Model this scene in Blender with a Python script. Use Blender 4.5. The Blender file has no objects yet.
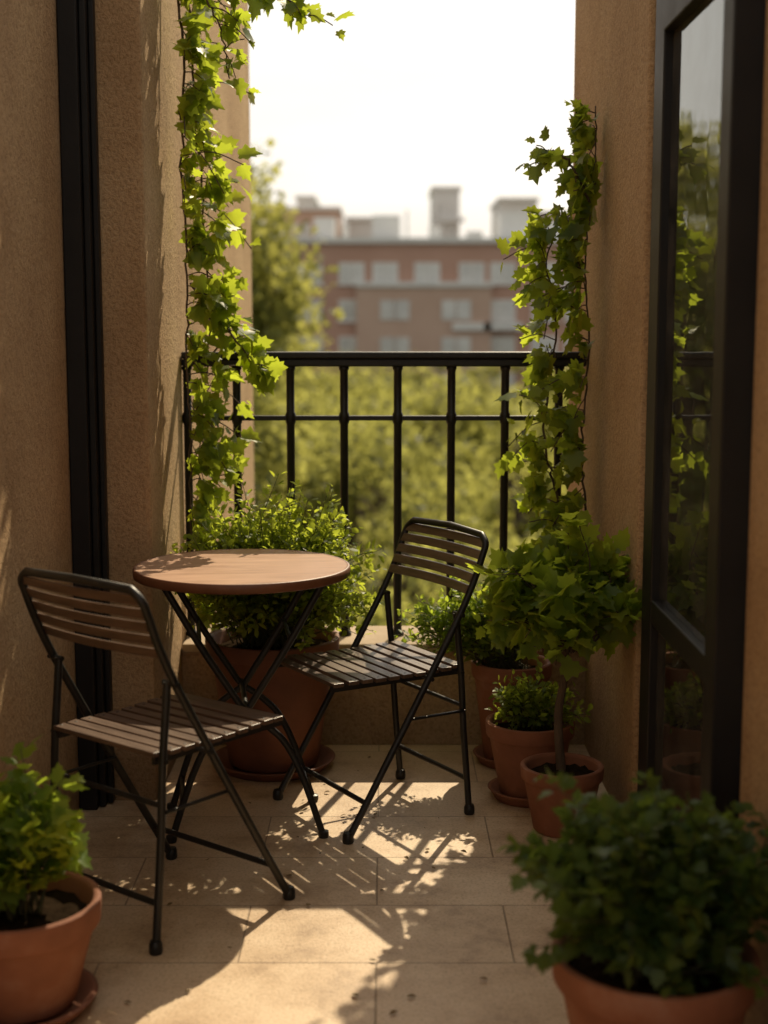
import bpy, math, random
import numpy as np
from mathutils import Vector, Matrix
rng=np.random.default_rng(7); random.seed(7)
scene=bpy.context.scene
R=math.radians

# ------------------------------------------------------------------ helpers
def link(ob,parent=None):
    scene.collection.objects.link(ob)
    if parent is not None: ob.parent=parent
    return ob
def empty(name,loc=(0,0,0),rot=0):
    e=bpy.data.objects.new(name,None); e.location=loc; e.rotation_euler=(0,0,rot); e.empty_display_size=.1
    return link(e)
def mesh_obj(name,verts,faces,mat=None,parent=None,smooth=False,mats=None,midx=None):
    me=bpy.data.meshes.new(name); me.from_pydata([tuple(v) for v in verts],[],faces); 
    for m in (mats or ([mat] if mat else [])): me.materials.append(m)
    if midx is not None: me.polygons.foreach_set('material_index',midx)
    if smooth: me.polygons.foreach_set('use_smooth',[True]*len(me.polygons))
    me.update()
    return link(bpy.data.objects.new(name,me),parent)
class MB:
    def __init__(s): s.v=[];s.f=[];s.m=[]
    def add(s,v,f,m=0):
        o=len(s.v); s.v+= [tuple(x) for x in v]; s.f+=[tuple(i+o for i in q) for q in f]; s.m+=[m]*len(f)
    def box(s,a,b,m=0):
        x0,y0,z0=a;x1,y1,z1=b
        s.add([(x0,y0,z0),(x1,y0,z0),(x1,y1,z0),(x0,y1,z0),(x0,y0,z1),(x1,y0,z1),(x1,y1,z1),(x0,y1,z1)],
          [(0,3,2,1),(4,5,6,7),(0,1,5,4),(1,2,6,5),(2,3,7,6),(3,0,4,7)],m)
    def tube(s,pts,r,n=8,m=0,rs=None):
        P=[Vector(p) for p in pts]; rings=[]
        up=None
        for i,p in enumerate(P):
            t=(P[min(i+1,len(P)-1)]-P[max(i-1,0)]).normalized()
            if up is None:
                up=Vector((0,0,1)) if abs(t.z)<.9 else Vector((0,1,0))
            up=(up-t*up.dot(t)).normalized(); sd=t.cross(up)
            rr=rs[i] if rs else r
            rings.append([p+(sd*math.cos(2*math.pi*k/n)+up*math.sin(2*math.pi*k/n))*rr for k in range(n)])
        v=[x for q in rings for x in q]; f=[]
        for i in range(len(P)-1):
            for k in range(n):
                a=i*n+k;b=i*n+(k+1)%n
                f.append((a,b,b+n,a+n))
        f.append(tuple(range(n-1,-1,-1))); f.append(tuple(range((len(P)-1)*n,len(P)*n)))
        s.add(v,f,m)
    def lathe(s,prof,c=(0,0,0),n=40,m=0):
        v=[];f=[]
        for r,z in prof:
            for k in range(n):
                a=2*math.pi*k/n; v.append((c[0]+r*math.cos(a),c[1]+r*math.sin(a),c[2]+z))
        for i in range(len(prof)-1):
            for k in range(n):
                a=i*n+k;b=i*n+(k+1)%n; f.append((a,b,b+n,a+n))
        s.add(v,f,m)
    def obj(s,name,mats,parent=None,smooth=False,bevel=0,autos=False):
        ob=mesh_obj(name,s.v,s.f,parent=parent,mats=mats if isinstance(mats,list) else [mats],midx=s.m,smooth=smooth)
        if bevel:
            b=ob.modifiers.new('bevel','BEVEL'); b.width=bevel; b.segments=2; b.limit_method='ANGLE'; b.angle_limit=R(40)
        return ob
def spline(pts,n=8):
    P=[np.array(p,float) for p in pts]; P=[2*P[0]-P[1]]+P+[2*P[-1]-P[-2]]; out=[]
    for i in range(1,len(P)-2):
        for k in range(n):
            t=k/n; a,b,c,d=P[i-1],P[i],P[i+1],P[i+2]
            out.append(.5*((2*b)+(-a+c)*t+(2*a-5*b+4*c-d)*t*t+(-a+3*b-3*c+d)*t**3))
    out.append(P[-2]); return out

# ------------------------------------------------------------------ materials
def newmat(name):
    m=bpy.data.materials.new(name); m.use_nodes=True; nt=m.node_tree; nt.nodes.clear()
    out=nt.nodes.new('ShaderNodeOutputMaterial'); return m,nt,out
def N(nt,t,**k):
    n=nt.nodes.new(t)
    for a,b in k.items():
        if a in n.inputs.keys(): n.inputs[a].default_value=b
        else: setattr(n,a,b)
    return n
def ramp(nt,stops):
    n=nt.nodes.new('ShaderNodeValToRGB'); e=n.color_ramp.elements
    while len(e)<len(stops): e.new(.5)
    for i,(p,c) in enumerate(stops): e[i].position=p; e[i].color=(*c,1)
    return n
def surf(name,c1,c2,scale=4,rough=.8,bump=.2,bscale=60,metal=0,detail=6,spec=.5,c3=None,rough2=None,bdist=.01,stretch=None):
    m,nt,out=newmat(name); L=nt.links.new
    tc=N(nt,'ShaderNodeTexCoord'); src=tc.outputs['Object']
    if stretch:
        mp=N(nt,'ShaderNodeMapping'); mp.inputs['Scale'].default_value=stretch; L(src,mp.inputs[0]); src=mp.outputs[0]
    n1=N(nt,'ShaderNodeTexNoise',Scale=scale,Detail=detail,Roughness=.6); L(src,n1.inputs['Vector'])
    st=[(.3,c1),(.7,c2)] if c3 is None else [(.25,c1),(.55,c2),(.75,c3)]
    rp=ramp(nt,st); L(n1.outputs[0],rp.inputs[0])
    p=N(nt,'ShaderNodeBsdfPrincipled',Roughness=rough,Metallic=metal)
    p.inputs['Specular IOR Level'].default_value=spec
    L(rp.outputs[0],p.inputs['Base Color'])
    if rough2 is not None:
        mr=N(nt,'ShaderNodeMapRange'); mr.inputs[3].default_value=rough; mr.inputs[4].default_value=rough2
        L(n1.outputs[0],mr.inputs[0]); L(mr.outputs[0],p.inputs['Roughness'])
    n2=N(nt,'ShaderNodeTexNoise',Scale=bscale,Detail=5,Roughness=.65); L(src,n2.inputs['Vector'])
    b=N(nt,'ShaderNodeBump',Strength=bump,Distance=bdist); L(n2.outputs[0],b.inputs['Height']); L(b.outputs[0],p.inputs['Normal'])
    L(p.outputs[0],out.inputs[0]); return m
def stucco():
    m,nt,out=newmat('stucco'); L=nt.links.new
    g=N(nt,'ShaderNodeNewGeometry'); src=g.outputs['Position']
    big=N(nt,'ShaderNodeTexNoise',Scale=1.8,Detail=7,Roughness=.62); L(src,big.inputs['Vector'])
    fine=N(nt,'ShaderNodeTexNoise',Scale=95,Detail=4,Roughness=.7); L(src,fine.inputs['Vector'])
    med=N(nt,'ShaderNodeTexNoise',Scale=26,Detail=5,Roughness=.65); L(src,med.inputs['Vector'])
    rp=ramp(nt,[(.3,(.45,.285,.15)),(.55,(.58,.39,.215)),(.75,(.64,.455,.27))]); L(big.outputs[0],rp.inputs[0])
    mx=N(nt,'ShaderNodeMix',data_type='RGBA',blend_type='MULTIPLY'); mx.inputs[0].default_value=.48
    rp2=ramp(nt,[(.36,(.45,.40,.35)),(.54,(1,1,1))]); L(fine.outputs[0],rp2.inputs[0])
    L(rp.outputs[0],mx.inputs[6]); L(rp2.outputs[0],mx.inputs[7])
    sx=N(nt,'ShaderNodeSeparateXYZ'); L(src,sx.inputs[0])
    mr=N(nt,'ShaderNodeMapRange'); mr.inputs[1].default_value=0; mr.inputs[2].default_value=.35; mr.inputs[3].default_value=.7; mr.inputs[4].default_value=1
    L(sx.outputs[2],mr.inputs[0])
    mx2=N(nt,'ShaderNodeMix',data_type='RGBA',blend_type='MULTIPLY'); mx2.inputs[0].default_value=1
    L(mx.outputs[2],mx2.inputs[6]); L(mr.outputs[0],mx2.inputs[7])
    p=N(nt,'ShaderNodeBsdfPrincipled',Roughness=.92); p.inputs['Specular IOR Level'].default_value=.2
    L(mx2.outputs[2],p.inputs['Base Color'])
    ad=N(nt,'ShaderNodeMath',operation='ADD'); L(fine.outputs[0],ad.inputs[0]); L(med.outputs[0],ad.inputs[1])
    b=N(nt,'ShaderNodeBump',Strength=1,Distance=.010); L(ad.outputs[0],b.inputs['Height']); L(b.outputs[0],p.inputs['Normal'])
    L(p.outputs[0],out.inputs[0]); return m
def tiles():
    m,nt,out=newmat('floor_tiles'); L=nt.links.new
    g=N(nt,'ShaderNodeNewGeometry'); mp=N(nt,'ShaderNodeMapping'); mp.inputs['Location'].default_value=(.317,-.155,0)
    L(g.outputs['Position'],mp.inputs[0])
    br=N(nt,'ShaderNodeTexBrick',Scale=1.0); br.inputs['Mortar Size'].default_value=.0026; br.inputs['Mortar Smooth'].default_value=.6
    br.inputs['Brick Width'].default_value=.6; br.inputs['Row Height'].default_value=.308
    br.inputs['Color1'].default_value=(.70,.52,.335,1); br.inputs['Color2'].default_value=(.62,.455,.29,1); br.inputs['Mortar'].default_value=(.38,.275,.175,1)
    L(mp.outputs[0],br.inputs[0])
    n1=N(nt,'ShaderNodeTexNoise',Scale=3.5,Detail=10,Roughness=.72); L(g.outputs['Position'],n1.inputs['Vector'])
    rp=ramp(nt,[(.36,(.50,.42,.34)),(.47,(.82,.76,.69)),(.57,(1,1,1))]); L(n1.outputs[0],rp.inputs[0])
    n3=N(nt,'ShaderNodeTexNoise',Scale=140,Detail=3,Roughness=.6); L(g.outputs['Position'],n3.inputs['Vector'])
    rp3=ramp(nt,[(.33,(.55,.5,.45)),(.5,(1,1,1))]); L(n3.outputs[0],rp3.inputs[0])
    a=N(nt,'ShaderNodeMix',data_type='RGBA',blend_type='MULTIPLY'); a.inputs[0].default_value=.85
    L(br.outputs[0],a.inputs[6]); L(rp.outputs[0],a.inputs[7])
    c=N(nt,'ShaderNodeMix',data_type='RGBA',blend_type='MULTIPLY'); c.inputs[0].default_value=.6
    L(a.outputs[2],c.inputs[6]); L(rp3.outputs[0],c.inputs[7])
    p=N(nt,'ShaderNodeBsdfPrincipled'); L(c.outputs[2],p.inputs['Base Color'])
    mr=N(nt,'ShaderNodeMapRange'); mr.inputs[3].default_value=.30; mr.inputs[4].default_value=.68; L(n1.outputs[0],mr.inputs[0]); L(mr.outputs[0],p.inputs['Roughness'])
    sub=N(nt,'ShaderNodeMath',operation='MULTIPLY_ADD'); sub.inputs[1].default_value=-1.0; L(br.outputs['Fac'],sub.inputs[0])
    k=N(nt,'ShaderNodeMath',operation='MULTIPLY'); k.inputs[1].default_value=.4; L(n3.outputs[0],k.inputs[0]); L(k.outputs[0],sub.inputs[2])
    b=N(nt,'ShaderNodeBump',Strength=.7,Distance=.003); L(sub.outputs[0],b.inputs['Height']); L(b.outputs[0],p.inputs['Normal'])
    L(p.outputs[0],out.inputs[0]); return m
def leafmat(name,dark,mid,light,trans,tf=.45,rough=.42):
    m,nt,out=newmat(name); L=nt.links.new
    at=N(nt,'ShaderNodeAttribute',attribute_name='rnd')
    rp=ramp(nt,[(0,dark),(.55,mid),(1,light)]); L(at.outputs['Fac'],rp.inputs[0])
    p=N(nt,'ShaderNodeBsdfPrincipled',Roughness=rough); p.inputs['Specular IOR Level'].default_value=.35; L(rp.outputs[0],p.inputs['Base Color'])
    t=N(nt,'ShaderNodeBsdfTranslucent'); 
    rt=ramp(nt,[(0,tuple(x*.55 for x in trans)),(1,trans)]); L(at.outputs['Fac'],rt.inputs[0]); L(rt.outputs[0],t.inputs['Color'])
    mx=N(nt,'ShaderNodeMixShader'); mx.inputs[0].default_value=tf
    L(p.outputs[0],mx.inputs[1]); L(t.outputs[0],mx.inputs[2]); L(mx.outputs[0],out.inputs[0]); return m
M_st=stucco(); M_tile=tiles()
M_iron=surf('black_iron',(.008,.0075,.007),(.02,.018,.016),scale=20,rough=.32,rough2=.55,bump=.25,bscale=90,spec=.4,bdist=.002)
M_frame=surf('painted_frame',(.007,.006,.006),(.013,.011,.010),scale=8,rough=.4,rough2=.6,bump=.08,bscale=50,spec=.35)
M_slat=surf('weathered_slat',(.068,.039,.025),(.15,.09,.058),scale=6,rough=.28,rough2=.46,bump=.3,bscale=30,stretch=(14,1.2,14),bdist=.002)
M_top=surf('table_wood',(.33,.17,.095),(.50,.28,.165),scale=5,rough=.34,rough2=.52,bump=.2,bscale=22,stretch=(1.2,9,9),bdist=.002)
M_topedge=surf('table_edge',(.13,.048,.02),(.22,.085,.04),scale=9,rough=.5,bump=.1,bscale=60)
M_terra=surf('terracotta',(.19,.068,.032),(.28,.108,.055),scale=7,rough=.75,rough2=.9,bump=.25,bscale=70,c3=(.37,.19,.125),bdist=.003)
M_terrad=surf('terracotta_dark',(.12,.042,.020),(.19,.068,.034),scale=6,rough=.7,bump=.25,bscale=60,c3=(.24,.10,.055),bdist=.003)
M_soil=surf('soil',(.012,.008,.005),(.035,.023,.014),scale=40,rough=1,bump=.5,bscale=60,bdist=.006,spec=.0)
M_stem=surf('stem',(.05,.055,.02),(.11,.10,.04),scale=30,rough=.7,bump=.3,bscale=80)
M_bark=surf('bark',(.06,.04,.025),(.14,.095,.06),scale=12,rough=.9,bump=.7,bscale=40,stretch=(4,4,1))
M_coping=surf('coping_stone',(.34,.25,.155),(.46,.35,.23),scale=6,rough=.85,bump=.4,bscale=90,bdist=.004)
M_vine=leafmat('vine_leaf',(.045,.085,.014),(.08,.14,.022),(.13,.19,.032),(.70,.82,.065),.6)
M_bush=leafmat('bush_leaf',(.038,.075,.014),(.075,.13,.02),(.13,.185,.03),(.70,.80,.075),.58)
M_dark=leafmat('dark_leaf',(.020,.048,.014),(.042,.085,.022),(.075,.12,.03),(.30,.42,.05),.44)
M_fresh=leafmat('fresh_leaf',(.045,.095,.018),(.08,.15,.026),(.13,.20,.036),(.62,.78,.07),.54)
M_tree=leafmat('tree_leaf',(.05,.07,.022),(.09,.11,.032),(.145,.15,.05),(.64,.62,.15),.54,.6)

# ------------------------------------------------------------------ leaves
T_simple=(np.array([(0,0,0),(.26,.38,.06),(0,.5,-.02),(-.26,.38,.06),(0,1,-.06),(.22,.7,.03),(-.22,.7,.03)]),
          np.array([(0,1,2),(0,2,3),(1,5,2),(5,4,2),(2,4,6),(2,6,3)]))
_ol=[(0,0),(.16,-.06),(.36,.02),(.33,.17),(.56,.34),(.42,.44),(.30,.50),(.34,.72),(.16,.72),(0,1.0),
     (-.16,.72),(-.34,.72),(-.30,.50),(-.42,.44),(-.56,.34),(-.33,.17),(-.36,.02),(-.16,-.06)]
_v=[(0,.38,-.03)]+[(x,y,abs(x)*.22-.12*max(0,y-.4)**2) for x,y in _ol]
T_lobed=(np.array(_v),np.array([(0,i,i+1) for i in range(1,18)]+[(0,18,1)]))
T_dia=(np.array([(0,0,0),(.42,.5,.1),(0,1,0),(-.42,.5,.1)]),np.array([(0,1,2),(0,2,3)]))
def unit(a): return a/np.maximum(np.linalg.norm(a,axis=1,keepdims=True),1e-9)
def leaf_obj(name,T,pos,d,n,s,mat,parent=None,rnd=None,warp=.0):
    V,F=T; pos=np.asarray(pos,float); d=unit(np.asarray(d,float)); n=np.asarray(n,float)
    n=unit(n-d*(n*d).sum(1,keepdims=True)); sd=np.cross(d,n); Nn=len(pos); s=np.asarray(s,float)
    curl=rng.uniform(-.5,1.8,Nn)
    z=V[None,:,2]*curl[:,None]-warp*(V[None,:,1]**2)*rng.uniform(.2,1,Nn)[:,None]
    W=rng.uniform(.8,1.15,Nn)
    P=pos[:,None,:]+s[:,None,None]*(V[None,:,0,None]*W[:,None,None]*sd[:,None,:]+V[None,:,1,None]*d[:,None,:]+z[:,:,None]*n[:,None,:])
    k=len(V); FF=(F[None]+np.arange(Nn)[:,None,None]*k).reshape(-1)
    me=bpy.data.meshes.new(name); me.vertices.add(Nn*k); me.vertices.foreach_set('co',P.reshape(-1).astype(np.float32))
    nf=len(FF)//3; me.loops.add(nf*3); me.loops.foreach_set('vertex_index',FF.astype(np.int32))
    me.polygons.add(nf); me.polygons.foreach_set('loop_start',np.arange(0,nf*3,3,dtype=np.int32)); me.polygons.foreach_set('loop_total',np.full(nf,3,dtype=np.int32))
    me.polygons.foreach_set('use_smooth',np.ones(nf,dtype=bool))
    me.update(calc_edges=True)
    if rnd is None: rnd=rng.random(Nn)
    a=me.attributes.new('rnd','FLOAT','POINT'); a.data.foreach_set('value',np.repeat(np.clip(rnd,0,1),k).astype(np.float32))
    me.materials.append(mat)
    return link(bpy.data.objects.new(name,me),parent)

def bush(parent,base,cen,rad,nb,lpb,size,T,mat,stem_r=.003,start=.3,warp=.2,droop=.1,shell=.55,stemmat=None):
    """stems arch from base to points of an uneven ellipsoid; leaves along them"""
    mb=MB(); P=[];D=[];Nn=[];S=[];Q=[]
    base=np.array(base,float); cen=np.array(cen,float); rad=np.array(rad,float)
    lump=rng.normal(size=(7,3)); lump=unit(lump)
    for b in range(nb):
        u=rng.normal(size=3); u/=np.linalg.norm(u)
        if u[2]<-.35: u[2]*=-.6
        k=(shell+(1-shell)*rng.random())*(1+.34*max(0,(lump@u).max()-.6)*rng.random()*2-.16*rng.random())
        tip=cen+u*rad*k
        b0=base+np.array([rng.normal()*.25*rad[0],rng.normal()*.25*rad[1],0])*.4
        mid=b0*.5+tip*.5+np.array([0,0,.12*rad[2]])+rng.normal(size=3)*.08*rad
        path=spline([b0,mid,tip+np.array([0,0,-droop*rad[2]*rng.random()])],6)
        mb.tube(path,stem_r,5,rs=[stem_r*(1-.7*i/(len(path)-1)) for i in range(len(path))])
        path=np.array(path)
        for j in range(lpb):
            t=start+(1-start)*((j+rng.random())/lpb); x=t*(len(path)-1); i=min(int(x),len(path)-2); p=path[i]+(path[i+1]-path[i])*(x-i)
            tg=path[i+1]-path[i]; tg/=np.linalg.norm(tg)+1e-9
            o=rng.normal(size=3); o-=tg*o.dot(tg); o/=np.linalg.norm(o)
            d=o*.9+tg*.55+np.array([0,0,.15]); d/=np.linalg.norm(d)
            off=d*size*rng.uniform(.1,.6)
            P.append(p+off);D.append(d);Nn.append(np.array([0,0,1])+.6*rng.normal(size=3)+.3*tg);S.append(size*rng.uniform(.6,1.2))
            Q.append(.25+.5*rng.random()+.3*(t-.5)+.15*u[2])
    mb.obj('stems',stemmat or M_stem,parent,smooth=True)
    leaf_obj('foliage',T,P,D,Nn,S,mat,parent,rnd=np.array(Q),warp=warp)

def pot(parent,r,h,mat=M_terra,saucer=True,rimh=.22):
    mb=MB(); z0=.018 if saucer else 0
    rb=r*.68; rt=r*.93; th=.012; hr=h*rimh
    prof=[(0,z0),(rb-.006,z0),(rb,z0+.006),(rt,z0+h-hr),(rt+.002,z0+h-hr),(r-.003,z0+h-hr-.002),(r,z0+h-hr+.004),(r*1.015,z0+h-.010),(r*1.01,z0+h-.003),(r-.004,z0+h),(r-th,z0+h-.002),(r-th-.004,z0+h-.01),(rt-th,z0+h-hr),(rt-th-.004,z0+h*.7)]
    mb.lathe(prof,n=48)
    ob=mb.obj('pot_body',mat,parent,smooth=True); e=ob.modifiers.new('es','EDGE_SPLIT'); e.split_angle=R(50)
    sb=MB(); sr=rt-th; n=36; rings=[0,.3,.55,.8,1.0]; v=[];f=[]
    for q in rings:
        for k in range(n): v.append((sr*q*math.cos(2*math.pi*k/n),sr*q*math.sin(2*math.pi*k/n),z0+h-hr*.75+random.uniform(-.006,.006)+.012*(1-q)))
    for i in range(len(rings)-1):
        for k in range(n):
            a=i*n+k;b=i*n+(k+1)%n; f.append((a,b,b+n,a+n))
    sb.add(v,f); sb.obj('soil',M_soil,parent,smooth=True)
    if saucer:
        s=MB(); R1=r*.92; s.lathe([(0,0.001),(R1*.85,.001),(R1,.028),(R1+.004,.032),(R1-.008,.032),(R1*.82,.010),(0,.010)],n=48)
        s.obj('saucer',mat,parent,smooth=True)
    return z0+h-hr*.7

# ------------------------------------------------------------------ balcony architecture
XL=-.66; XR=.66; HC=3.0
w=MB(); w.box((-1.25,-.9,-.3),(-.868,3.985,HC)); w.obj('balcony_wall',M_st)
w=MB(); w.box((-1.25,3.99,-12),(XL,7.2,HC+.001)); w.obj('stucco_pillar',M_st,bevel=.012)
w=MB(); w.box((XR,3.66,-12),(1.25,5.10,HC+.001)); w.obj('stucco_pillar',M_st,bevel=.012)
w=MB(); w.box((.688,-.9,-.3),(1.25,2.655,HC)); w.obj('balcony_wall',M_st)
w=MB(); w.box((-1.24,-.9,-.30),(1.24,4.90,0)); w.obj('balcony_floor',M_tile)
pp=empty('parapet')
w=MB(); w.box((XL+.001,4.54,.001),(XR-.001,4.80,.31)); w.obj('curb',M_st,pp)
w=MB(); w.box((XL+.003,4.525,.312),(XR-.003,4.815,.342)); w.obj('coping',M_coping,pp,bevel=.006)

# railing
rl=empty('iron_railing'); YR=4.66
w=MB(); w.box((XL+.003,YR-.032,1.262),(XR-.003,YR+.032,1.284)); w.box((XL+.003,YR-.022,1.236),(XR-.003,YR+.022,1.2615)); w.obj('handrail',M_iron,rl,bevel=.005)
w=MB(); w.box((XL+.003,YR-.009,1.060),(XR-.003,YR+.009,1.076)); w.obj('mid_rail',M_iron,rl,bevel=.002)
w=MB(); 
for i in range(8):
    x=-.657+.1755*i if i else -.643
    w.lathe([(0,.343),(.022,.343),(.022,.351),(.0145,.358),(.0135,.38),(.0135,1.048),(.0165,1.053),(.0175,1.060),(.0175,1.077),(.0165,1.083),(.0135,1.088),(.0135,1.222),(.017,1.228),(.017,1.2355),(0,1.2356)],(x,YR,0),14)
w.obj('balusters',M_iron,rl,smooth=True)

# left dark door leaf / frame
fr=empty('door_frame')
w=MB(); w.box((-.866,3.90,.002),(-.815,3.984,HC-.01)); w.box((-.814,3.925,.003),(-.796,3.984,HC-.012)); w.box((-.795,3.955,.004),(-.780,3.984,HC-.014)); w.obj('jamb',M_frame,fr,bevel=.003)

# right glazed door
def glassmat():
    m,nt,out=newmat('door_glass'); L=nt.links.new
    g=N(nt,'ShaderNodeBsdfGlossy',Roughness=.02); g.inputs['Color'].default_value=(.95,.97,.95,1)
    n=N(nt,'ShaderNodeTexNoise',Scale=3,Detail=2); tc=N(nt,'ShaderNodeTexCoord'); L(tc.outputs['Object'],n.inputs['Vector'])
    b=N(nt,'ShaderNodeBump',Strength=.12,Distance=.01); L(n.outputs[0],b.inputs['Height']); L(b.outputs[0],g.inputs['Normal'])
    t=N(nt,'ShaderNodeBsdfTransparent'); t.inputs['Color'].default_value=(.55,.6,.55,1)
    f=N(nt,'ShaderNodeFresnel',IOR=2.6); mx=N(nt,'ShaderNodeMixShader'); L(f.outputs[0],mx.inputs[0]); L(t.outputs[0],mx.inputs[1]); L(g.outputs[0],mx.inputs[2])
    df=N(nt,'ShaderNodeBsdfDiffuse'); df.inputs['Color'].default_value=(.45,.42,.38,1)
    n2=N(nt,'ShaderNodeTexNoise',Scale=7,Detail=6,Roughness=.7); L(tc.outputs['Object'],n2.inputs['Vector'])
    mr=N(nt,'ShaderNodeMapRange'); mr.inputs[1].default_value=.35; mr.inputs[2].default_value=.8; mr.inputs[3].default_value=.02; mr.inputs[4].default_value=.16; L(n2.outputs[0],mr.inputs[0])
    m2=N(nt,'ShaderNodeMixShader'); L(mr.outputs[0],m2.inputs[0]); L(mx.outputs[0],m2.inputs[1]); L(df.outputs[0],m2.inputs[2]); L(m2.outputs[0],out.inputs[0]); return m
M_glass=glassmat()
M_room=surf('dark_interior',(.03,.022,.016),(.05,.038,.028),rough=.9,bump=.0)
gd=empty('glazed_balcony_door')
w=MB()
w.box((.632,2.662,.003),(.70,2.74,HC-.01))            # near post
w.box((.644,2.741,.004),(.70,2.80,HC-.012))
w.box((.655,3.44,.003),(.705,3.555,HC-.01))           # far stile
w.box((.678,3.556,.004),(.72,3.659,HC-.012))          # jamb against pillar
for z0,z1,x in ((.02,.20,.658),(.64,.70,.656),(2.05,2.13,.652)):
    w.box((x,2.801,z0),(.704,3.439,z1))
w.box((.662,2.801,2.14),(.703,3.438,2.17))
w.box((.660,2.801,2.85),(.704,3.439,HC-.014))
w.obj('frame',M_frame,gd,bevel=.004)
w=MB(); w.box((.676,2.801,.201),(.682,3.439,.639)); w.box((.676,2.801,.701),(.682,3.439,2.049)); w.box((.676,2.801,2.171),(.682,3.439,2.849)); w.obj('panes',M_glass,gd)
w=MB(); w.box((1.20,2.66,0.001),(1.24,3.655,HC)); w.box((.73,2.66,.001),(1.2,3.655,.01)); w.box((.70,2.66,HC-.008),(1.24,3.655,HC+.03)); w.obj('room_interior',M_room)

# ------------------------------------------------------------------ table
tb=empty('bistro_table',(-.385,3.81,0),R(8))
w=MB(); r=.293
w.lathe([(0,.722),(r-.012,.722),(r-.008,.7225)],n=72); w.obj('top',M_top,tb,smooth=True)
w=MB(); w.lathe([(r-.008,.7225),(r-.004,.7235),(r,.721),(r+.001,.712),(r,.700),(r-.004,.697),(r-.012,.698),(r-.014,.706),(0,.706)],n=72); e=w.obj('rim',M_topedge,tb,smooth=True)
w=MB()
for sy in (-1,1):
    for sx in (-1,1):
        yy=sy*(.150 if sx>0 else .130)
        pts=[(-sx*.205,yy,.690),(-sx*.12,yy,.54),(-sx*.035,yy,.405),(sx*.0,yy,.355),(sx*.055,yy,.315),(sx*.105,yy,.262),(sx*.150,yy,.165),(sx*.20,yy,.012)]
        w.tube(spline(pts,6),.0095,10)
        w.lathe([(0,0.0),(.013,0),(.015,.006),(.014,.018),(.0,.022)],(sx*.203,yy,0),12)
for sx in (-1,1):
    h=.150 if sx>0 else .130
    w.tube([(-sx*.205,-h,.690),(-sx*.205,h,.690)],.0095,10)
    w.tube([(sx*.172,-h,.095),(sx*.172,h,.095)],.007,8)
    w.tube([(-sx*.12,-h,.54),(-sx*.12,h,.54)],.006,8)
w.tube([(0,-.158,.362),(0,.158,.362)],.008,10)
w.box((-.24,-.012,.692),(.24,.012,.6965)); w.box((-.012,-.24,.6915),(.012,.24,.6960))
w.obj('folding_legs',M_iron,tb,smooth=False,bevel=0)
for p in tb.children:
    if p.name.startswith('folding'): p.data.polygons.foreach_set('use_smooth',[True]*len(p.data.polygons)); p.modifiers.new('es','EDGE_SPLIT').split_angle=R(45)

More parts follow.
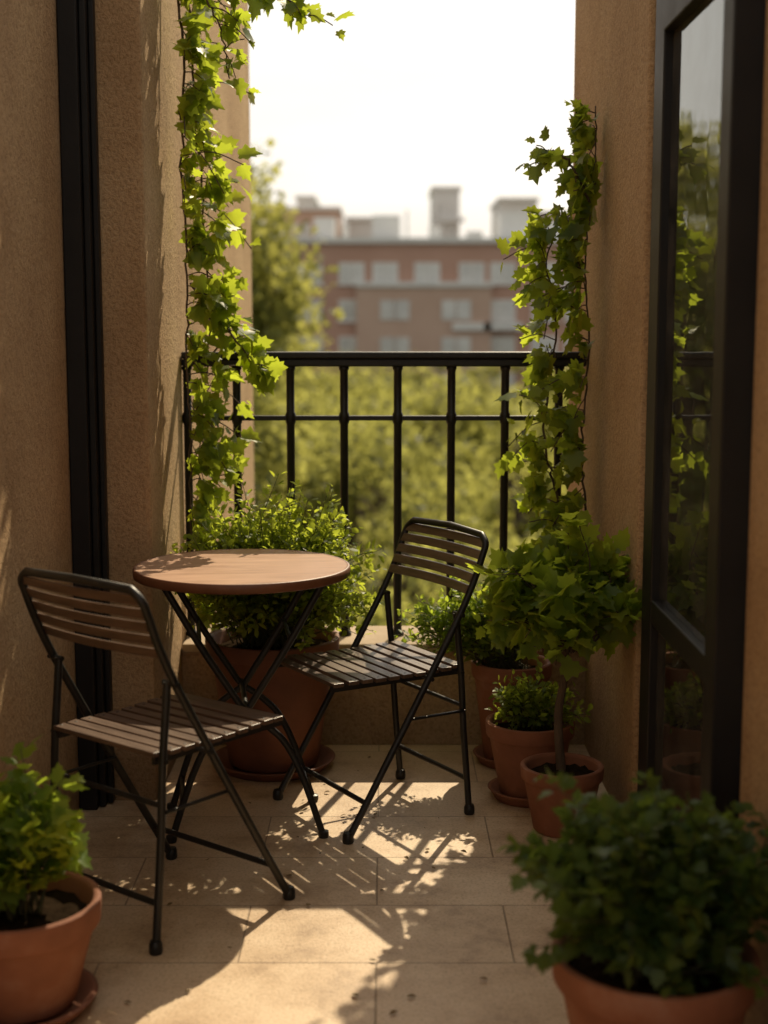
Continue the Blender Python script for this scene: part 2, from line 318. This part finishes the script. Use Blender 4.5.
# ------------------------------------------------------------------ chairs
def chair(loc,rot,hw=.203,sc=1.0):
    c=empty('folding_chair',loc,rot); c.scale=(1,1,sc)
    w=MB(); tr=.0098
    def A(sy):
        return [(.205,sy*hw,.012),(.10,sy*hw,.185),(0,sy*hw,.352),(-.10,sy*hw,.522),(-.155,sy*hw,.618),(-.195,sy*hw,.70),(-.222,sy*hw,.77),(-.234,sy*(hw-.004),.800),(-.240,sy*(hw-.030),.822)]
    pathR=spline(A(-1),4); pathL=spline(A(1),4)
    w.tube(pathR+[(-.252,0,.828)]+pathL[::-1],tr,10)
    hb=hw-.022
    for sy in (-1,1):
        w.tube(spline([(-.150,sy*hb,.605),(-.158,sy*hb,.52),(-.168,sy*hb,.42),(-.178,sy*hb,.25),(-.198,sy*hb,.012)],5),tr*.95,10)
        w.box((-.175,sy*(hb-.022)-.005,.420),(.232,sy*(hb-.022)+.005,.438))
        w.tube([(-.052,sy*(hb-.03),.430),(-.052,sy*(hw+.012),.430)],.006,8)
        w.tube([(-.166,sy*(hb-.03),.430),(-.166,sy*(hb+.012),.430)],.006,8)
        w.tube([(-.150,sy*(hb-.012),.603),(-.150,sy*(hw+.014),.603)],.0065,8)
        w.tube([(.02,sy*(hw-.010),.318),(-.172,sy*(hw-.010),.318)],.0045,8)
        for p,h in (((.207,sy*hw),hw),((-.199,sy*hb),hb)):
            w.lathe([(0,0),(.013,0),(.0155,.005),(.015,.022),(.012,.030),(0,.032)],(p[0],p[1],0),12)
    w.tube([(.150,-hw,.102),(.150,hw,.102)],.0075,8)
    w.tube([(-.188,-hb,.110),(-.188,hb,.110)],.0075,8)
    w.tube([(-.172,-hb,.330),(-.172,hb,.330)],.0065,8)
    w.obj('frame',M_iron,c,smooth=False)
    for p in c.children: p.data.polygons.foreach_set('use_smooth',[True]*len(p.data.polygons)); p.modifiers.new('es','EDGE_SPLIT').split_angle=R(45)
    s=MB(); n=10; x=-.182; wd=.0315; gp=.0107
    for i in range(n):
        x0=x+i*(wd+gp); dz=-.006*math.sin(i/(n-1)*math.pi)-(.006 if i==n-1 else 0)
        hwid=hb-.004 if 0<i<n-1 else hb-.012
        zt=.4395+dz+random.uniform(-.0008,.0008)
        s.box((x0,-hwid,zt),(x0+wd,hwid,zt+.011))
        for sy in (-1,1): s.lathe([(0,.0118),(.003,.0118),(.004,.0109)],(x0+wd/2,sy*(hb-.022),zt),8,m=1)
    s.obj('seat_slats',[M_slat,M_iron],c,bevel=.003)
    s=MB()
    for i in range(5):
        z0=.662+i*.0315; h=.0235
        def bx(z): return -.155-(z-.618)*.46
        m=14; v=[];f=[]
        for k in range(m+1):
            y=-(hw-.002)+2*(hw-.002)*k/m; cv=-.020*(1-(y/hw)**2)
            for (zz,off) in ((z0,.012),(z0+h,.012),(z0+h,.003),(z0,.003)):
                v.append((bx(zz)+cv+off,y,zz))
        for k in range(m):
            for q in range(4): f.append((k*4+q,k*4+(q+1)%4,(k+1)*4+(q+1)%4,(k+1)*4+q))
        f.append((3,2,1,0)); f.append(tuple(m*4+q for q in range(4)))
        s.add(v,f)
    s.obj('backrest_slats',M_slat,c,bevel=.0025)
    return c
chair((-.025,3.93,0),R(211),.207,.965)
chair((-.520,3.245,0),R(51),.207,.995)

# ------------------------------------------------------------------ potted plants
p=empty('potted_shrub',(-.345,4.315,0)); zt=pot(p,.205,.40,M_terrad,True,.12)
bush(p,(0,0,zt),(.01,-.02,zt+.21),(.37,.23,.40),420,34,.029,T_simple,M_bush,stem_r=.0026,start=.25,shell=.45)
p=empty('potted_geranium',(-.735,2.72,0)); zt=pot(p,.165,.215,M_terra,True,.24)
bush(p,(0,0,zt),(-.0,0,zt+.14),(.16,.15,.20),60,15,.044,T_lobed,M_fresh,stem_r=.003,start=.3,warp=.35)
p=empty('potted_herb',(.475,2.37,0)); zt=pot(p,.178,.265,M_terra,True,.2)
bush(p,(0,0,zt),(-.0,0,zt+.145),(.285,.21,.25),220,26,.031,T_lobed,M_dark,stem_r=.0025,start=.3,warp=.3,shell=.4)
p=empty('potted_sapling',(.485,3.75,0)); zt=pot(p,.112,.185,M_terra,False,.2)
w=MB(); tr=spline([(0,0,zt-.02),(-.012,.004,.32),(.006,0,.46),(-.01,.004,.60),(.0,0,.74)],6); w.tube(tr,.01,10,rs=[.0135-.007*i/(len(tr)-1) for i in range(len(tr))]); w.obj('trunk',M_bark,p,smooth=True)
bush(p,(-.004,0,.50),(.01,-.01,.665),(.275,.19,.225),78,12,.058,T_lobed,M_vine,stem_r=.0032,start=.4,warp=.35,shell=.45,droop=.5,stemmat=M_bark)
p=empty('potted_fern',(.425,4.02,0)); zt=pot(p,.128,.215,M_terra,True,.2)
bush(p,(0,0,zt),(.0,0,zt+.07),(.15,.12,.12),90,18,.024,T_simple,M_bush,stem_r=.002,start=.25)
p=empty('potted_shrub',(.40,4.36,0)); zt=pot(p,.125,.31,M_terra,True,.15)
bush(p,(-.02,0,zt),(-.10,-.01,zt+.15),(.29,.14,.20),190,22,.026,T_simple,M_fresh,stem_r=.0022,start=.25)

# ------------------------------------------------------------------ climbing vines
def vine(name,strands,xwall,sgn,size,mat):
    root=empty(name); mb=MB(); P=[];D=[];Nn=[];S=[];Q=[]
    for st,dens,spr,sh in strands:
        path=spline(st,10); 
        path=[q+rng.normal(size=3)*np.array([.003,.006,.003]) for q in path]
        mb.tube(path,.004,6,rs=[.0045-.0025*i/len(path) for i in range(len(path))])
        path=np.array(path); L=np.linalg.norm(np.diff(path,axis=0),axis=1).sum()
        lump=np.interp(np.linspace(0,1,len(path)),np.linspace(0,1,max(4,int(L*9))),rng.uniform(.5,1.25,max(4,int(L*9))))
        ns=int(L*sh); per=max(3,int(dens/sh))
        for k in range(ns):
            x=(k+rng.random())/ns*(len(path)-1); i=min(int(x),len(path)-1); p0=path[i]
            o=np.array([sgn*abs(rng.normal())*1.0,rng.normal()*.8,rng.normal()*.7+.1]); o/=np.linalg.norm(o)
            ln=spr*lump[i]*rng.uniform(.35,1.3)
            p2=p0+o*ln+np.array([0,0,-.25*ln])
            q=spline([p0,(p0+p2)/2+np.array([0,0,.12*ln]),p2],4); mb.tube(q,.0018,4); q=np.array(q)
            for j in range(per):
                x=(.1+.9*rng.random())*(len(q)-1); i2=min(int(x),len(q)-2); pt=q[i2]+(q[i2+1]-q[i2])*(x-i2)
                o=rng.normal(size=3); o[0]=abs(o[0])*sgn*.8+.1*sgn; o/=np.linalg.norm(o)
                d=o*.8+np.array([0,0,-.5*rng.random()-.1])
                pt=pt+o*rng.uniform(.0,.04)
                if sgn*(pt[0]-xwall)<.008: pt[0]=xwall+sgn*.012
                P.append(pt);D.append(d);Nn.append(np.array([sgn*.3,-.5,.7])+.6*rng.normal(size=3));S.append(size*rng.uniform(.4,1.25));Q.append(rng.random()*.75+.25*rng.random()*lump[i])
    P=np.array(P);D=np.array(D)
    Dn=unit(D); tipx=P[:,0]+Dn[:,0]*np.array(S); bad=sgn*(tipx-xwall)<.004; D[bad,0]=sgn*.1
    mb.obj('stems',M_bark,root,smooth=True)
    leaf_obj('leaves',T_lobed,P,D,Nn,S,mat,root,rnd=np.array(Q),warp=.3)
    return root
SL=[([(-.645,4.38,3.0),(-.63,4.42,2.5),(-.60,4.40,2.15),(-.62,4.45,1.85),(-.60,4.40,1.55),(-.61,4.42,1.25),(-.60,4.40,.95),(-.61,4.45,.62),(-.60,4.42,.46)],210,.14,30),
    ([(-.64,4.50,3.0),(-.60,4.55,2.4),(-.58,4.50,2.0),(-.56,4.52,1.7),(-.55,4.50,1.38),(-.57,4.5,1.1),(-.6,4.5,.8)],140,.15,24),
    ([(-.63,4.36,2.55),(-.56,4.35,2.44),(-.47,4.33,2.36),(-.38,4.32,2.33),(-.28,4.32,2.31),(-.24,4.32,2.27)],120,.08,26),
    ([(-.62,4.38,2.5),(-.55,4.36,2.38),(-.49,4.35,2.25),(-.46,4.35,2.10)],110,.08,26),
    ([(-.60,4.45,1.50),(-.52,4.43,1.40),(-.44,4.42,1.30),(-.40,4.42,1.22)],150,.07,30)]
vine('climbing_vine',SL,XL,1,.060,M_vine)
SR=[([(.645,4.35,.60),(.62,4.33,.8),(.60,4.30,1.0),(.62,4.34,1.3),(.60,4.30,1.55),(.63,4.33,1.8),(.63,4.35,2.02)],240,.13,34),
    ([(.60,4.45,.66),(.54,4.42,.85),(.50,4.42,1.05),(.53,4.42,1.35),(.50,4.40,1.58),(.57,4.4,1.72)],220,.14,32),
    ([(.62,4.33,1.72),(.55,4.30,1.84),(.49,4.30,1.88),(.46,4.30,1.84)],100,.05,26),
    ([(.645,4.42,3.0),(.63,4.40,2.75),(.61,4.40,2.60),(.63,4.40,2.5)],90,.05,26)]
vine('climbing_vine',SR,XR,-1,.060,M_vine)

n=60; P=np.column_stack([rng.uniform(-.6,.6,n),rng.uniform(2.5,4.5,n),np.full(n,.006)]); D=rng.normal(size=(n,3)); D[:,2]*=.05
leaf_obj('fallen_leaves',T_simple,P,D,np.tile([0,0,1.],(n,1))+.15*rng.normal(size=(n,3)),rng.uniform(.008,.024,n),surf('dry_leaf',(.10,.07,.02),(.2,.12,.04),rough=.8,bump=.1))

# ------------------------------------------------------------------ outside
GZ=-12.0
M_grass=surf('grass_ground',(.035,.055,.015),(.08,.10,.03),scale=.2,rough=1,bump=.6,bscale=3,c3=(.12,.11,.05),bdist=.2)
w=MB(); w.add([(-3000,-400,GZ),(3000,-400,GZ),(3000,6000,GZ),(-3000,6000,GZ)],[(0,1,2,3)]); w.obj('ground',M_grass)

def tree_mesh(seed,H,Rc,leaf,nclump,lpc):
    rs=np.random.default_rng(seed); w=MB()
    trunk=spline([(0,0,0),(rs.normal()*.15,rs.normal()*.15,H*.3),(rs.normal()*.3,rs.normal()*.3,H*.6),(rs.normal()*.3,rs.normal()*.3,H*.88)],5)
    w.tube(trunk,.2,8,rs=[.028*H*(1-.85*i/(len(trunk)-1)) for i in range(len(trunk))])
    C=[]
    for k in range(nclump):
        u=rs.normal(size=3); u/=np.linalg.norm(u); rr=rs.uniform(.45,1.0)
        c=np.array([0,0,H*.62])+u*np.array([Rc,Rc,H*.36])*rr; C.append((c,rs.uniform(.16,.32)*Rc,rs.random()))
        if k%2==0:
            i=rs.integers(5,len(trunk)-1); a=np.array(trunk[i]); q=spline([a,(a+c)/2+np.array([0,0,-.05*H]),c],4)
            w.tube(q,.05,5,rs=[.009*H*(1-.8*j/(len(q)-1)) for j in range(len(q))])
    P=[];Q=[]
    for c,rad,t in C:
        x=rs.normal(size=(lpc,3)); x=unit(x)*(rs.random((lpc,1))**.45)*rad*np.array([1.15,1.15,.8])*rs.uniform(.8,1.2); P.append(c+x); Q.append(.15+.45*t+.35*rs.random(lpc)+.15*(x[:,2]/rad))
    P=np.vstack(P);Q=np.concatenate(Q); n=len(P)
    lo=leaf_obj('crown',T_dia,P,rs.normal(size=(n,3)),rs.normal(size=(n,3))+np.array([0,0,.6]),rs.uniform(.6,1.3,n)*leaf,M_tree,rnd=Q)
    tm=w.obj('trunk',M_bark,smooth=True)
    ml,mt=lo.data,tm.data; bpy.data.objects.remove(lo); bpy.data.objects.remove(tm)
    return ml,mt
TV=[tree_mesh(11,19,4.2,.22,120,240),tree_mesh(12,10,3.6,.22,60,170),tree_mesh(13,9,4.0,.22,60,170),tree_mesh(14,11,3.4,.22,64,160)]
def tree(v,x,y,s,rz,z=GZ):
    e=empty('deciduous_tree',(x,y,z),rz); e.scale=(s,s,s)
    link(bpy.data.objects.new('crown',TV[v][0]),e); link(bpy.data.objects.new('trunk',TV[v][1]),e)
tree(0,-5.9,36,1.04,.4)
tree(0,-11,43,1.02,2.0)
rt=np.random.default_rng(5)
for (y,xs) in [(19,(-5.5,-.5,4.2,9)),(27,(-9,-2.6,2.2,7,12)),(36,(1.0,6.0,11,-14)),(48,(-15,-6,-.5,4.5,9.5,15)),(62,(-18,-10,-4,2,7.5,13,20)),(80,(-22,-14,-7,-1,5,11,17,24)),(100,(-34,-26,-18,-11,-4,3,9,15,22,30,38))]:
    for x in xs:
        v=int(rt.integers(1,4)); H=(0,10,9,11)[v]
        top={19:7.4,27:8.6,36:9.2,48:10.4,62:10.9,80:11.3,100:11.8}[y]+rt.uniform(-.7,.7)
        tree(v,x+rt.uniform(-1,1),y+rt.uniform(-2,2),top/H,rt.uniform(0,6))

M_brick=surf('hazy_brick',(.42,.25,.19),(.48,.30,.235),scale=.25,rough=.9,bump=.2,bscale=8)  # brick colours lightened, distance haze is painted into the albedo
M_brick2=surf('hazy_brick_pale',(.46,.32,.25),(.52,.375,.30),scale=.25,rough=.9,bump=.2,bscale=8)
M_conc=surf('pale_concrete',(.60,.60,.59),(.70,.70,.69),scale=.4,rough=.85,bump=.1,bscale=8)
M_win=surf('window_pane',(.42,.42,.41),(.66,.66,.64),scale=.35,rough=.12,bump=0,spec=.8)  # pale pane colour stands in for reflected sky
M_fr=surf('window_frame',(.62,.60,.57),(.72,.70,.67),scale=2,rough=.6,bump=0)
def building(name,x0,x1,y,depth,ztop,mat,cols,first,fh=3.0,ww=2.1,wh=1.6,bands=True,seed=1):
    rb=random.Random(seed); e=empty(name)
    w=MB(); w.box((x0,y,GZ-.5),(x1,y+depth,ztop)); w.obj('walls',mat,e)
    f=MB(); g=MB(); c=MB()
    z=ztop-1.7-wh/2
    while z>GZ+1:
        for x in cols:
            if x-ww/2<x0+.5 or x+ww/2>x1-.5: continue
            f.box((x-ww/2-.12,y-.06,z-wh/2-.12),(x+ww/2+.12,y-.003,z+wh/2+.12))
            h=ww/2
            g.box((x-h,y-.075,z-wh/2),(x-.05,y-.063,z+wh/2)); g.box((x+.05,y-.075,z-wh/2),(x+h,y-.063,z+wh/2))
            c.box((x-ww/2-.25,y-.22,z-wh/2-.26),(x+ww/2+.25,y-.004,z-wh/2-.13))
            if rb.random()<.2: c.box((x-1.6,y-1.1,z-wh/2-.9),(x+1.6,y-.23,z-wh/2-.3))
        z-=fh
    c.box((x0-.25,y-.35,ztop+.003),(x1+.25,y+depth+.25,ztop+.45))
    f.obj('window_frames',M_fr,e); g.obj('window_panes',M_win,e); c.obj('ledges',M_conc,e)
    return e
b=building('brick_apartment_building',-10.5,40,120,14,8.1,M_brick,[-8.8,-6.2,-2.7,.1,3.6,7.3,9.9,13.4,16.2,19.7,23.4,27.2,31,35],0,fh=3.05,ww=1.9,wh=1.5)
w=MB(); w.box((-2.4,119,4.5),(9,119.995,4.9)); w.box((-2.3,119.2,-12),(8.9,119.99,4.495),1)
w.obj('projecting_bay',[M_conc,M_brick2],b)
w=MB()
for x in (.9,6.0):
    for z in (2.6,-.45,-3.5): w.box((x-1.2,119.12,z-.8),(x-.05,119.197,z+.8)); w.box((x+.05,119.12,z-.8),(x+1.2,119.197,z+.8))
w.obj('bay_windows',M_win,b)
w=MB(); w.box((-1,124,8.56),(1.4,129,10.7)); w.box((3.9,125,8.56),(4.9,126,9.8)); w.box((9.9,123,8.56),(12.4,128,10.9)); w.box((12.8,124,8.56),(17,129,10.2)); w.box((18,124,8.56),(19,125,10.4)); w.box((22,124,8.56),(30,130,10.8)); w.box((-6,124,8.56),(-4.2,127,10.5)); w.box((-3.6,126,8.56),(-3.1,126.5,10.2)); w.box((7.2,126,8.56),(8.6,127,9.5)); w.box((1.9,126,8.56),(2.1,126.2,11.3)); w.obj('rooftop_structures',M_conc,b)
building('brick_apartment_building',-70,-10.9,132,14,8.6,M_brick2,[-68+4.4*i for i in range(13)],0,seed=3)
building('concrete_apartment_tower',6.4,9.9,190,12,18.9,M_conc,[7.4,8.9],0,ww=.9,seed=4)
building('concrete_apartment_building',-14.5,-5.4,175,12,15.1,M_brick2,[-12.8,-10,-7.2],0,seed=5)
building('concrete_apartment_building',-11.5,-9.3,192,12,17.9,M_conc,[-10.4],0,ww=1,seed=9)
building('concrete_apartment_building',-4.6,1.0,180,12,14.2,M_conc,[-3.2,-.4],0,seed=8)
building('concrete_apartment_building',14.4,19,180,14,16.6,M_conc,[16.7],0,seed=6)
building('concrete_apartment_building',19.4,30,186,14,15.4,M_brick2,[21.5,25,28],0,seed=6)
building('concrete_apartment_building',33,60,200,14,15,M_conc,[37,41,45,49,53],0,seed=7)

# ------------------------------------------------------------------ light
az=R(16); el=R(41)
sd=Vector((math.sin(az)*math.cos(el),math.cos(az)*math.cos(el),math.sin(el)))
sl=bpy.data.lights.new('sun','SUN'); sl.energy=5.0; sl.angle=R(.5); sl.color=(1,.84,.58)
so=link(bpy.data.objects.new('sun',sl)); so.rotation_euler=sd.to_track_quat('Z','Y').to_euler(); so.location=sd*20
wd=bpy.data.worlds.new('World'); scene.world=wd; wd.use_nodes=True; nt=wd.node_tree; nt.nodes.clear(); L=nt.links.new
sky=nt.nodes.new('ShaderNodeTexSky'); sky.sky_type='NISHITA'; sky.sun_disc=False; sky.sun_elevation=el; sky.sun_rotation=az
sky.dust_density=3.5; sky.air_density=1.0; sky.ozone_density=1.0
hs=nt.nodes.new('ShaderNodeHueSaturation'); hs.inputs['Saturation'].default_value=.35; L(sky.outputs[0],hs.inputs['Color'])
mx=nt.nodes.new('ShaderNodeMix'); mx.data_type='RGBA'; mx.blend_type='MULTIPLY'; mx.inputs[0].default_value=1; mx.inputs[7].default_value=(.37,.35,.32,1); L(hs.outputs[0],mx.inputs[6])
# even warm haze added to lift ambient light, varied by soft cloud noise
tc=nt.nodes.new('ShaderNodeTexCoord'); mp=nt.nodes.new('ShaderNodeMapping'); mp.inputs['Scale'].default_value=(1.5,1.5,7); L(tc.outputs['Generated'],mp.inputs[0])
cn=nt.nodes.new('ShaderNodeTexNoise'); cn.inputs['Scale'].default_value=2.2; cn.inputs['Detail'].default_value=6; L(mp.outputs[0],cn.inputs['Vector'])
cr=nt.nodes.new('ShaderNodeValToRGB'); cr.color_ramp.elements[0].position=.3; cr.color_ramp.elements[0].color=(3.0/5,2.86/5,2.64/5,1); cr.color_ramp.elements[1].position=.7; cr.color_ramp.elements[1].color=(4.2/5,4.0/5,3.68/5,1); L(cn.outputs[0],cr.inputs[0])
sc4=nt.nodes.new('ShaderNodeMix'); sc4.data_type='RGBA'; sc4.blend_type='MULTIPLY'; sc4.inputs[0].default_value=1; sc4.inputs[7].default_value=(5,5,5,1); L(cr.outputs[0],sc4.inputs[6])
ad=nt.nodes.new('ShaderNodeMix'); ad.data_type='RGBA'; ad.blend_type='ADD'; ad.inputs[0].default_value=1; L(mx.outputs[2],ad.inputs[6]); L(sc4.outputs[2],ad.inputs[7])
bg=nt.nodes.new('ShaderNodeBackground'); bg.inputs[1].default_value=.15; L(ad.outputs[2],bg.inputs[0])
o=nt.nodes.new('ShaderNodeOutputWorld'); L(bg.outputs[0],o.inputs[0])

# ------------------------------------------------------------------ camera
cd=bpy.data.cameras.new('camera'); cam=link(bpy.data.objects.new('camera',cd)); cam.location=(0,0,1.37); cam.rotation_euler=(R(90-7.49),0,0)
cd.sensor_fit='VERTICAL'; cd.sensor_height=36; cd.sensor_width=27; cd.lens=50; cd.clip_end=8000; cd.clip_start=.05
cd.dof.use_dof=True; cd.dof.focus_distance=3.9; cd.dof.aperture_fstop=2.0
scene.camera=cam
scene.view_settings.view_transform='Standard'; scene.view_settings.look='None'; scene.view_settings.exposure=0
